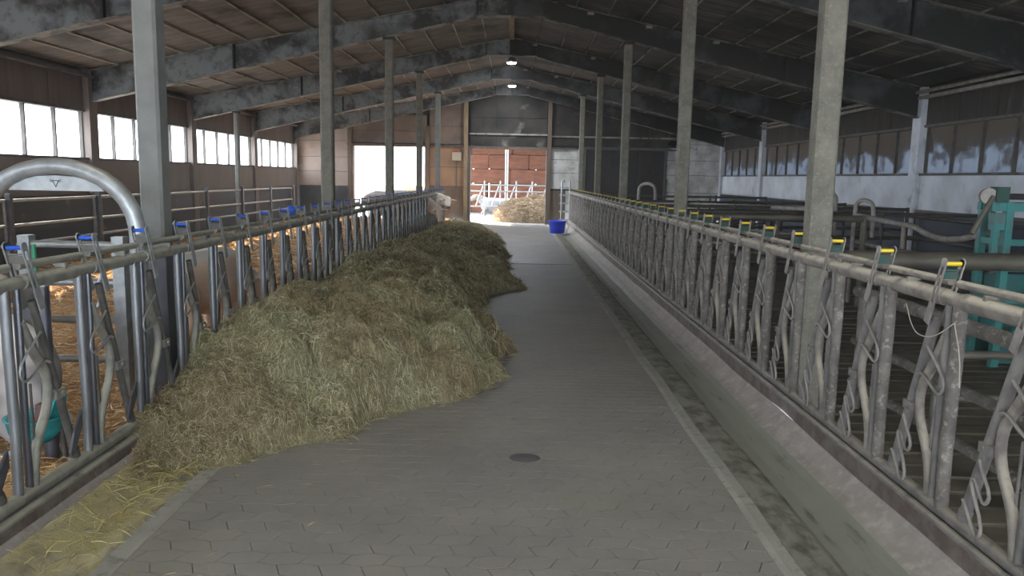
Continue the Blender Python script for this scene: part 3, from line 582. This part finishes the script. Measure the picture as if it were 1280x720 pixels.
# big hoop with plate
hp = thing('hoop_barrier', 'large galvanised pipe hoop with a stamped plate, near the left edge', 'barrier', (-2.87, 4.95, 0))
W2 = .50; pts = [(-W2, 0, 0), (-W2, 0, 1.30)] + [(-W2 * math.cos(a), 0, 1.34 + .43 * math.sin(a) ** .92) for a in np.linspace(.1, math.pi - .1, 15)] + [(W2, 0, 1.30), (W2, 0, 0)]
MB().tube(pts, .052, 16).build('hoop', 'galv', hp)
sg = [(-.30, 1.615), (.30, 1.615), (.26, 1.67), (.17, 1.70), (0, 1.71), (-.17, 1.70), (-.26, 1.67)]
pl = MB().prism(sg, .006, 'y', -.003).build('plate', 'galv', hp)
lg = MB()
for a, b in (((-.022, 1.678), (.022, 1.678)), ((-.018, 1.676), (0, 1.638)), ((.018, 1.676), (0, 1.638)), ((-.022, 1.678), (-.035, 1.686)), ((.022, 1.678), (.035, 1.686)), ((-.035, 1.672), (-.018, 1.672)), ((.035, 1.672), (.018, 1.672))):
    lg.tube([(a[0], -.005, a[1]), (b[0], -.005, b[1])], .0022, 5)
lg.build('stamped_mark', 'logo', pl)
gt = thing('pen_gate', 'low galvanised gate with square posts behind the near left headlocks', 'gate', (-3.33, 5.35, 0))
for x in (0, .64): MB().box((x, 0, .67), (.08, .08, 1.26)).build('gate_post', 'galv', gt)
for z in (1.24, .98, .72, .44, .16): MB().tube([(.03, 0, z), (.62, 0, z)], .026, 10).build('rail', 'galv', gt)
bpst = thing('black_post', 'black round post with a galvanised cap carrying the water bowl', 'post', (-2.50, 4.12, 0))
MB().tube([(0, 0, .1), (0, 0, 1.15)], .036, 12).build('shaft', 'sheath', bpst); MB().box((0, 0, 1.16), (.085, .085, .05)).build('cap', 'galv', bpst); MB().box((-.07, 0, .98), (.1, .03, .05)).build('lug', 'sheath', bpst)
hk = MB().tube(smooth([(-2.265, 4.32, 1.215), (-2.30, 4.30, 1.10), (-2.27, 4.28, 1.02), (-2.33, 4.27, .95)], 2), .012, 6).build('steel_hook', 'galv'); tag(hk, 'curved steel hook hanging behind the left rail above the black post', 'hook')
bw = thing('water_bowl', 'turquoise drinking bowl with red brown paddle near the left edge', 'water bowl', (-2.52, 4.02, .31))
MB().lathe([(0, 0), (.08, .005), (.125, .06), (.14, .13), (.148, .135), (.148, .142), (.132, .14), (.115, .065), (.07, .02), (0, .015)], n=24, sy=1.0).build('bowl', 'bowl', bw)
MB().prism([(-.05, .10), (.10, .10), (.12, .22), (.08, .27), (.03, .24), (-.05, .14)], .03, 'x', .075).build('bracket', 'bowl', bw)
MB().prism([(-.03, .05), (.07, .05), (.06, .2), (0, .2)], .05, 'x', .005).build('paddle', 'redbrown', bw)
MB().tube([(.08, .08, .15), (.09, .1, -.1), (.1, .1, -.35)], .016, 8).build('feed_pipe', 'armL', bw)
cap = MB().tube([(-3.13, 5.1, 1.05), (-3.13, 5.1, 1.26)], .014, 8).build('green_pipe', 'shadegreen'); tag(cap, 'small green upright pipe beside the low gate post', 'pipe')
bl = MB(); bl.lathe([(.0, -.05), (.035, -.036), (.05, 0), (.035, .036), (0, .05)], n=14); o = bl.build('blue_float', 'blue'); o.location = (-2.26, 8.0, 1.38); tag(o, 'small blue ball float on top of the left fence rail', 'float')
# ------------------------------------------------------------------ HAY AND STRAW
edgeY = [3.2, 3.9, 4.28, 4.41, 4.7, 5.1, 5.57, 6.0, 6.3, 6.8, 8.15, 9.5, 11.5, 12.1, 12.5, 13.2, 14.0, 16.7, 22.1, 27.2, 28.4]
edgeX = [-2.14, -2.14, -2.02, -1.78, -1.50, -1.12, -.82, -.46, -.02, -.12, -.20, -.34, -.42, .05, .15, -.05, -.1, -.2, -.42, -1.15, -2.0]
def hay_h(x, y):
    shp = x.shape; px = np.ravel(x); py = np.ravel(y); dm = np.full(px.shape, 9.0)
    for k in range(len(edgeY) - 1):
        ax, ay, bx, by = edgeX[k], edgeY[k], edgeX[k + 1], edgeY[k + 1]; L2 = (bx - ax) ** 2 + (by - ay) ** 2
        u = np.clip(((px - ax) * (bx - ax) + (py - ay) * (by - ay)) / L2, 0, 1); dm = np.minimum(dm, np.hypot(px - ax - u * (bx - ax), py - ay - u * (by - ay)))
    t = (dm * np.sign(np.interp(py, edgeY, edgeX) - px)).reshape(shp) + (fbm(y * 2.2, x * 2.2 + 3, 5, 3) - .5) * .50 + (clumps(x * 1.9, y * 1.9, 44) - .45) * .16
    wx = x + (fbm(x * 2, y * 2, 61) - .5) * .35; wy = y + (fbm(x * 2, y * 2, 67) - .5) * .35
    hm = np.interp(y, [3.2, 4.1, 4.6, 5.2, 5.9, 7, 10, 13, 18, 23, 26, 28], [.0, .14, .30, .46, .66, .52, .50, .46, .32, .26, .22, .06])
    hm = hm * (.75 + .5 * fbm(x * .8, y * .8, 9, 2))
    u = np.clip(t / 1.25, 0, 1)
    base = hm * (1 - (1 - u) ** 1.6)
    lump = clumps(wx * 1.35, wy * 1.35, 3) * .20 + clumps(wx * 2.7, wy * 2.7, 8) * .17 + clumps(wx * 5.2, wy * 5.2, 18) * .11 + clumps(wx * 11, wy * 11, 12) * .05 + (fbm(x * 5, y * 5, 2) - .5) * .05
    h = base * .86 + (lump - .17) * np.clip(t / .35, 0, 1) ** .7 * np.clip(hm / .50, 0, 1) + .03 * np.clip(t / .1, 0, 1) - .05 * np.clip(-t / .05, 0, 1)
    back = np.clip((x + 2.26) / .4, .0, 1)
    return np.where(t < -.02, -.06, h) * (.84 + .16 * back)
def bed_h(x, y): return .10 + clumps(x * 1.6, y * 1.6, 21) * .09 + clumps(x * 4.2, y * 4.2, 25) * .035 + (fbm(x * 3, y * 3, 4) - .5) * .08
def field(name, x0, x1, y0, y1, nx, ny, hf, m, power=1.0, cut=None):
    xs = np.linspace(x0, x1, nx); ys = y0 + (y1 - y0) * np.linspace(0, 1, ny) ** power
    Xg, Yg = np.meshgrid(xs, ys); Z = hf(Xg, Yg)
    V = np.stack([Xg, Yg, Z], -1).reshape(-1, 3); i = np.arange(nx * ny).reshape(ny, nx)
    F = np.stack([i[:-1, :-1], i[:-1, 1:], i[1:, 1:], i[1:, :-1]], -1).reshape(-1, 4)
    if cut is not None: F = F[(V[F][:, :, 2].max(1) > cut)]
    me = bpy.data.meshes.new(name); me.vertices.add(len(V)); me.vertices.foreach_set('co', V.ravel().astype(np.float32))
    me.loops.add(F.size); me.loops.foreach_set('vertex_index', F.ravel().astype(np.int32)); me.polygons.add(len(F))
    me.polygons.foreach_set('loop_start', np.arange(0, F.size, 4, dtype=np.int32)); me.polygons.foreach_set('loop_total', np.full(len(F), 4, np.int32))
    me.update(calc_edges=True); me.validate(); me.polygons.foreach_set('use_smooth', np.ones(len(me.polygons), bool)); me.materials.append(M[m]); return me
def strands(name, P, length, width, cols, lift=.25, curl=.5, seg=3, hf=None):
    # curved ribbons lying in all directions on the given points
    n = len(P); a = rng.uniform(0, 2 * math.pi, n); el = rng.normal(0, lift, n); L = length * rng.uniform(.5, 1.4, n)
    cu = rng.normal(0, curl, n); cv = rng.normal(0, curl * .6, n); W = width * rng.uniform(.6, 1.3, n)
    V = np.zeros((n, (seg + 1) * 2, 3)); pos = P.copy()
    tw = rng.uniform(0, math.pi, n)
    for k in range(seg + 1):
        d = np.stack([np.cos(a) * np.cos(el), np.sin(a) * np.cos(el), np.sin(el)], 1)
        side = np.stack([-np.sin(a) * np.cos(tw), np.cos(a) * np.cos(tw), np.sin(tw)], 1)
        wk = W * (1 if 0 < k < seg else .5)
        V[:, 2 * k] = pos - side * wk[:, None] / 2; V[:, 2 * k + 1] = pos + side * wk[:, None] / 2
        pos = pos + d * (L / seg)[:, None]
        if hf is not None: pos[:, 2] = np.maximum(hf(pos[:, 0], pos[:, 1]), 0) + .003 + (np.abs(el) * L * .7 if k < seg - 1 else np.abs(el) * L * .5)
        a = a + cu; el = el + cv * .6 - .12
    base = (np.arange(n) * (seg + 1) * 2)[:, None, None]
    q = np.array([[2 * k, 2 * k + 1, 2 * k + 3, 2 * k + 2] for k in range(seg)])[None]
    F = (base + q).reshape(-1, 4); V = V.reshape(-1, 3)
    me = bpy.data.meshes.new(name); me.vertices.add(len(V)); me.vertices.foreach_set('co', V.ravel().astype(np.float32))
    me.loops.add(F.size); me.loops.foreach_set('vertex_index', F.ravel().astype(np.int32)); me.polygons.add(len(F))
    me.polygons.foreach_set('loop_start', np.arange(0, F.size, 4, dtype=np.int32)); me.polygons.foreach_set('loop_total', np.full(len(F), 4, np.int32))
    me.update(calc_edges=True)
    pal = np.array(cols); c = pal[rng.integers(0, len(pal), n)] * rng.uniform(.65, 1.3, n)[:, None]
    if hf is not None:
        v = fbm(P[:, 0] * 2.6, P[:, 1] * 2.6, 77, 4)[:, None]; c = c * (.60 + .85 * v) * np.clip(1 + (v - .5) * np.array([[-.35, -.05, .10]]), .7, 1.3)
    at = me.attributes.new('Col', 'FLOAT_COLOR', 'POINT'); cc = np.ones((n, (seg + 1) * 2, 4), np.float32); cc[:, :, :3] = c[:, None, :]
    at.data.foreach_set('color', cc.ravel()); me.materials.append(M['strand']); return me
hayo = link('hay_pile', field('hay_pile', -2.24, .75, 3.3, 28.4, 150, 760, hay_h, 'hay', 1.35, -.01)); tag(hayo, 'long heap of greenish hay spread along the left feed fence', 'hay', kind='stuff')
HC = [(.27, .22, .105), (.37, .305, .155), (.48, .41, .24), (.15, .13, .06), (.33, .245, .13), (.20, .18, .085), (.56, .50, .34)]
def pick(n, x0, x1, y0, y1, pw, hf, ok):
    x = rng.uniform(x0, x1, n); y = y0 + (y1 - y0) * rng.uniform(0, 1, n) ** pw; z = hf(x, y); k = ok(x, y, z); return np.stack([x, y, z], 1)[k]
for nm, y0, y1, n, ln, wd in (('hay_strands', 3.4, 7.5, 175000, .062, .0024), ('hay_strands', 7.5, 13, 90000, .085, .0042), ('hay_strands', 13, 27.5, 60000, .13, .009)):
    P = pick(n, -2.24, .6, y0, y1, 1.0, hay_h, lambda x, y, z: z > .0); o = link(nm, strands(nm, P + [0, 0, .004], ln, wd, HC, .30, .6, hf=hay_h), hayo); o['kind'] = 'stuff'
# loose stalks and meal in the left trough
def thin_h(x, y):
    return .012 + .02 * fbm(x * 6, y * 6, 31) + np.clip((-x - 1.98), 0, .2) * .55 - .05 * np.clip((x + 1.83 + .05 * fbm(y * 3, x, 3)) / .04, 0, 1)
ml = link('meal', field('meal', -2.14, -1.76, 2.0, 4.5, 30, 120, thin_h, 'meal')); tag(ml, 'yellow feed meal scattered in the left trough in front of the hay', 'feed', kind='stuff')
SC = [(.42, .34, .14), (.52, .43, .20), (.30, .25, .12), (.36, .30, .10)]
P = pick(3000, -2.14, -1.72, 3.0, 4.9, .8, thin_h, lambda x, y, z: (z > 0) & (rng.uniform(0, 1, len(x)) < np.interp(y, [3, 3.6, 4.3], [.2, .6, 1]) * np.interp(x, [-2.1, -1.9, -1.75], [1, .8, .3])))
st = link('loose_straw', strands('loose_straw', P + [0, 0, .012], .12, .0038, SC, .35, .16)); tag(st, 'loose straw stalks lying in the left trough before the hay heap', 'straw', kind='stuff')
P = pick(1500, -1.7, 1.3, 3.2, 20, 1.6, lambda x, y: np.full_like(x, .008), lambda x, y, z: rng.uniform(0, 1, len(x)) < np.exp(-np.abs(x - np.interp(y, edgeY, edgeX)) * 2.4) + .05)
st = link('scattered_straw', strands('scattered_straw', P, .05, .0035, SC, .04, .3)); tag(st, 'few scattered straw bits on the paved aisle beside the hay', 'straw', kind='stuff')
bed = link('straw_bedding', field('straw_bedding', -8.04, -2.36, 2.2, 29.7, 150, 420, bed_h, 'straw', 1.4)); tag(bed, 'deep orange brown straw bedding on the floor of the left pens', 'straw', kind='stuff')
BC = [(.68, .42, .19), (.55, .30, .12), (.75, .54, .30), (.42, .21, .085), (.8, .68, .48)]
P = pick(60000, -7.0, -2.4, 3.4, 12, 1.2, bed_h, lambda x, y, z: x < -.30 * y + .2)
o = link('bedding_stalks', strands('bedding_stalks', P + [0, 0, .005], .10, .006, BC), bed); o['kind'] = 'stuff'
P = pick(30000, -8.0, -2.4, 12, 29, 1, bed_h, lambda x, y, z: z > 0)
o = link('bedding_stalks', strands('bedding_stalks', P + [0, 0, .005], .16, .012, BC), bed); o['kind'] = 'stuff'
# ------------------------------------------------------------------ CATTLE
def remesh(m, name, vox, colf, sm=6):
    me0 = bpy.data.meshes.new('tmp'); me0.from_pydata(m.v, [], m.f); bm = bmesh.new(); bm.from_mesh(me0); bmesh.ops.remove_doubles(bm, verts=bm.verts, dist=1e-5); bmesh.ops.recalc_face_normals(bm, faces=bm.faces); bm.to_mesh(me0); bm.free()
    o = bpy.data.objects.new('tmp', me0); C.objects.link(o)
    r = o.modifiers.new('r', 'REMESH'); r.mode = 'VOXEL'; r.voxel_size = vox
    s_ = o.modifiers.new('s', 'SMOOTH'); s_.iterations = sm; s_.factor = .5
    bpy.context.view_layer.update(); dg = bpy.context.evaluated_depsgraph_get(); me = bpy.data.meshes.new_from_object(o.evaluated_get(dg)); bpy.data.objects.remove(o)
    me.name = name; me.polygons.foreach_set('use_smooth', [True] * len(me.polygons)); me.materials.clear(); me.materials.append(M['fur'])
    at = me.attributes.new('Col', 'FLOAT_COLOR', 'POINT')
    co = np.zeros(len(me.vertices) * 3, np.float32); me.vertices.foreach_get('co', co); co = co.reshape(-1, 3); c = np.ones((len(co), 4), np.float32); c[:, :3] = colf(co); at.data.foreach_set('color', c.ravel()); return me
def capsule(m, P, R, n=14):
    P = [Vector(p) for p in P]; R = [r_ if isinstance(r_, tuple) else (r_, r_) for r_ in R]
    tt = np.linspace(0, 1, len(P)); ts = np.linspace(0, 1, len(R)); R = [(float(np.interp(t, ts, [q[0] for q in R])), float(np.interp(t, ts, [q[1] for q in R]))) for t in tt]
    d0 = (P[0] - P[1]).normalized(); d1 = (P[-1] - P[-2]).normalized()
    Q = [P[0] + d0 * min(R[0]) * .75, P[0] + d0 * min(R[0]) * .45] + P + [P[-1] + d1 * min(R[-1]) * .45, P[-1] + d1 * min(R[-1]) * .75]
    S = [(R[0][0] * .3, R[0][1] * .3), (R[0][0] * .8, R[0][1] * .8)] + R + [(R[-1][0] * .8, R[-1][1] * .8), (R[-1][0] * .3, R[-1][1] * .3)]
    return m.tube(Q, S, n)
def cow(label, loc, rz, poll, muz, body, face, lying=False, s=1.0, patch=None, tagm='tag', group='cattle'):
    t = thing('cow', label, 'cow', loc, group); t.rotation_euler.z = rz; t.scale = (s, s, s)
    m = MB(); dz = -.47 if lying else 0
    tr = [(-.78, 0, 1.02), (-.6, 0, 1.03), (-.3, 0, .98), (.05, 0, .95), (.4, 0, .97), (.62, 0, 1.0)]
    capsule(m, [(x, y, z + dz) for x, y, z in tr], [(.17, .22), (.25, .29), (.29, .33), (.31, .36), (.27, .35), (.19, .27)], 18)
    poll = Vector(poll); muz = Vector(muz); hd = (muz - poll).normalized()
    capsule(m, smooth([(.5, 0, 1.08 + dz), (.5 + (poll.x - .5) * .55, poll.y * .35, (1.08 + dz) * .5 + poll.z * .5), poll + Vector((-.05, 0, -.06))], 1), [(.18, .24), (.16, .20), (.14, .17), (.12, .14)] if True else 0)
    hl = (muz - poll).length
    capsule(m, [poll, poll + hd * hl * .3, poll + hd * hl * .6, poll + hd * hl * .85, muz], [(.10, .10), (.115, .125), (.085, .10), (.07, .08), (.072, .07)], 16)
    side = hd.cross(Vector((0, 0, 1))); side = side.normalized() if side.length > .2 else Vector((0, 1, 0))
    if hd.z < -.8: side = Vector((1, 0, 0)) if abs(poll.y) > .3 else Vector((0, 1, 0))
    for k in (-1, 1):
        e0 = poll + hd * .05 + side * k * .09; capsule(m, [e0, e0 + side * k * .09 + Vector((0, 0, .0)), e0 + side * k * .19 + Vector((0, 0, -.02))], [(.03, .03), (.055, .022), (.03, .015)], 10)
    if not lying:
        for x, y, b in ((.42, .16, 0), (.46, -.16, 0), (-.58, .17, 1), (-.62, -.17, 1)):
            if b: capsule(m, [(x, y, .9), (x + .06, y, .68), (x - .09, y, .48), (x - .05, y, .22), (x - .03, y, .06)], [.15, .10, .06, .045, .055])
            else: capsule(m, [(x, y, .85), (x, y, .60), (x + .02, y, .42), (x, y, .22), (x + .01, y, .06)], [.12, .075, .055, .042, .055])
    else:
        for x, y in ((.45, .24), (.5, -.24)): capsule(m, [(x, y * .8, .38), (x + .22, y, .14), (x + .05, y * 1.1, .08)], [.1, .06, .05])
        for x, y in ((-.5, .28), (-.55, -.26)): capsule(m, [(x, y * .8, .36), (x + .28, y * 1.2, .22), (x + .0, y * 1.4, .09), (x + .25, y * 1.5, .07)], [.16, .1, .06, .05])
    capsule(m, smooth([(-.86, 0, 1.15 + dz), (-.97, .02, 1.0 + dz), (-.98, .05, .7 + dz * .7), (-.97, .05, .5 + dz * .6)], 1), [.03, .025, .02, .02, .03, .04][:6])
    bc = np.array(body); fc = np.array(face)
    def colf(co):
        d = np.linalg.norm(co - np.array(poll)[None], axis=1); dm = np.linalg.norm(co - np.array(muz)[None], axis=1)
        f = np.clip((.42 - np.minimum(d, dm)) / .08, 0, 1)[:, None]
        n_ = fbm(co[:, 0] * 3 + 5, co[:, 1] * 3 + co[:, 2] * 3, 7)[:, None]; c = bc * (.8 + .4 * n_)
        if patch is not None: 
            k = np.clip((fbm(co[:, 0] * 2.1 + 9, co[:, 2] * 2.1 + co[:, 1], 3) - .5) / .06, 0, 1)[:, None]; c = c * (1 - k) + np.array(patch) * k
        zt = np.clip((co[:, 2] - (1.18 + dz)) / .06, 0, 1)[:, None] * (np.abs(co[:, 0]) < .9)[:, None]
        c = c * (1 - zt * .85) + np.array((.80, .78, .74)) * zt * .85
        return c * (1 - f) + fc * (.85 + .3 * n_) * f
    link('body', remesh(m, 'body', .022, colf), t)
    up = side.cross(hd).normalized()
    if up.z < 0 and hd.z > -.8: up = -up
    for k in (-1, 1):
        e = poll + hd * hl * .33 + side * k * .098 + up * .055; MB().lathe([(0, -.02), (.016, -.012), (.021, 0), (.016, .012), (0, .02)], e, 10).build('eye', 'eye', t)
    nz = MB(); capsule(nz, [muz + hd * .01 - side * .03, muz + hd * .01 + side * .03], [(.05, .045), (.05, .045)], 10); nz.build('nose', 'nose', t)
    for k in (-1, 1):
        e = poll + hd * .075 + side * k * .2; MB().box(e + Vector((0, -.01, -.03)) , (.05, .05, .06)).build('ear_tag', tagm, t)
    return t
# looking at the camera through the far locks
cow('pale faced cow with tan coat looking out through the far end of the left fence', (-3.0, 22.9, .05), 0, (1.12, -.30, 1.08), (1.18, -.68, .86), (.36, .20, .12), (.78, .70, .58), s=.98)
cow('cream cow with lowered head eating hay through the left fence', (-3.05, 20.6, .05), 0, (1.12, -.25, .90), (1.22, -.55, .56), (.48, .37, .28), (.62, .48, .38), s=.98)
cow('white backed tan cow standing behind the near left headlocks, head low', (-3.1, 7.75, -.22), 1.45, (1.02, -.04, .92), (1.3, -.1, .62), (.75, .55, .42), (.75, .66, .58), s=.92, tagm='tagred')
cow('off-white cow lying at the left edge beside the water bowl', (-3.35, 4.35, .08), 0.05, (-.2, .9, .9), (-.1, 1.2, .8), (.62, .56, .52), (.7, .62, .58), lying=True, s=.98, patch=(.30, .27, .26))
cow('brown and white cow outside in the sunlit gateway', (-5.0, 31.2, 0), 2.7, (1.0, .1, .9), (1.4, .1, .7), (.40, .24, .14), (.7, .6, .5), s=.97, patch=(.75, .70, .62))
cow('orange tan cow standing farther out behind the sunlit gateway', (-4.6, 33.2, 0), .2, (1.05, 0, 1.0), (1.3, 0, .75), (.62, .30, .15), (.7, .5, .4), s=1.05)
# ------------------------------------------------------------------ BEYOND THE FAR GATEWAY
yard = MB().box((0, 50, -.05), (90, 40, .08)).box((-30, 10, -.05), (43, 40, .08)).box((30, 10, -.05), (43, 40, .08)).box((0, -29, -.05), (90, 40, .08)).build('floor', 'yard'); struct(yard, 'pale concrete yard outside the barn', 'ground')
stk = 0
for r_ in range(6):
    for c_ in range(4):
        x = -3.2 + c_ * 2.04 + (r_ % 2) * .9 + random.uniform(-.06, .06); z = .36 + r_ * .715
        m = MB(); hx, hy, hz = 1.0, .6, .345; nx = 10
        m.prism([(-hx + .05, -hz), (hx - .05, -hz), (hx, -hz + .06), (hx, hz - .06), (hx - .05, hz), (-hx + .05, hz), (-hx, hz - .06), (-hx, -hz + .06)], 2 * hy, 'y', -hy)
        for k in range(5): m.tube([(-hx - .003, -hy + .2 + k * .2, -hz), (-hx - .003, -hy + .2 + k * .2, hz)], .008, 4)
        o = m.build('straw_bale', 'bale'); o.location = (x, 40 + random.uniform(-.08, .08), z); o.rotation_euler.z = random.uniform(-.02, .02)
        tag(o, 'big reddish straw bale stacked behind the far gateway, row %s, column %s' % (['lowest', 'second up', 'third up', 'fourth up', 'fifth up', 'top'][r_], ['left', 'centre left', 'centre right', 'right'][c_]), 'bale', 'stacked bales beyond the gateway')
sw_ = thing('sky_block_wall', 'dark board wall added behind the stacked bales to block the sky in their gaps', 'wall', (0, 41.3, 0))
for x0, x1 in ((-3.9, -2.16), (-2.08, -1.32), (-1.28, 1.1), (1.16, 3.0), (3.04, 8)): MB().box(((x0 + x1) / 2, 0, 2.4), (x1 - x0, .05, 4.8)).build('wall_board', 'farbrown', sw_)  # boards added to block sky between bales, slits left for light holes
sh_ = MB().box((3.6, 37.5, 4.7), (17, 11, .12)).build('shed_shade_roof', 'farbrown'); tag(sh_, 'unseen dark roof over the bales, sized to shade the shed and clear the sun', 'roof')  # out of view, extent shaped to shade the bales and clear the sunbeam
pp = MB().tube([(-.33, 34.6, 0), (-.33, 34.6, 4.64)], .07, 10).build('shed_post', 'galv'); tag(pp, 'galvanised post of the bale shed seen through the far gateway', 'post')
ff = thing('feed_barrier', 'pale galvanised feed barrier with slanted bars beyond the far gateway', 'barrier', (0, 33.9, 0))
for z in (1.42, 1.15, .5): MB().tube([(-2.6, 0, z), (2.2, 0, z)], .035, 8).build('rail', 'galv', ff)
for k in range(7):
    x = -2.3 + k * .68; MB().tube([(x, 0, .5), (x + .32, 0, 1.42)], .03, 6).build('slanted_bar', 'galv', ff); MB().tube([(x + .36, 0, -.01), (x + .36, 0, 1.6)], .028, 6).build('upright', 'galv', ff)
def heap_h(x, y): return .95 * np.clip(1 - ((x - .9) / 1.75) ** 2 - ((y - 32) / 1.3) ** 2, 0, 1) ** .5 * (.7 + .5 * clumps(x * 1.8, y * 1.8, 5)) - .02
hp2 = link('straw_heap', field('straw_heap', -.9, 2.8, 30.6, 33.4, 70, 60, heap_h, 'heap', 1, -.01)); tag(hp2, 'golden brown heap of straw just outside the far gateway', 'straw', kind='stuff')
P = pick(14000, -.8, 2.6, 30.7, 33.2, 1, heap_h, lambda x, y, z: z > .02); o = link('heap_stalks', strands('heap_stalks', P, .18, .014, [(.36, .25, .15), (.22, .14, .08), (.45, .36, .25)]), hp2); o['kind'] = 'stuff'
cow('white cow lying in shade behind the feed barrier beyond the gateway', (-.7, 35.0, 0), 3.0, (.95, 0, .9), (1.3, 0, .7), (.24, .25, .27), (.24, .235, .235), lying=True)
# electrical box on far wall
eb = thing('switch_box', 'small beige box with a red switch on the far wall left of the gateway', 'box', (-2.17, YW - .1, 2.5))
MB().box((0, 0, 0), (.34, .12, .30)).build('case', 'box', eb); MB().box((-.02, 0, .2), (.2, .1, .06)).build('red_cover', 'red', eb); MB().tube([(.0, 0, -.15), (.0, 0, -1.2)], .015, 6).build('conduit', 'pipeDark', eb)

# ------------------------------------------------------------------ dusty air
hz = MB().box((-.2, 10.6, 2.6), (15.9, 38.2, 5.6)).build('dusty_air', 'lamp'); vm = bpy.data.materials.new('dusty_air'); vm.use_nodes = True; vn = vm.node_tree; vn.nodes.clear()
vo = vn.nodes.new('ShaderNodeOutputMaterial'); vs = vn.nodes.new('ShaderNodeVolumeScatter'); vs.inputs['Density'].default_value = .002; vs.inputs['Anisotropy'].default_value = .3; vn.links.new(vs.outputs[0], vo.inputs[1]); hz.data.materials[0] = vm
tag(hz, 'thin dusty haze hanging in the air of the barn', 'haze', kind='stuff')
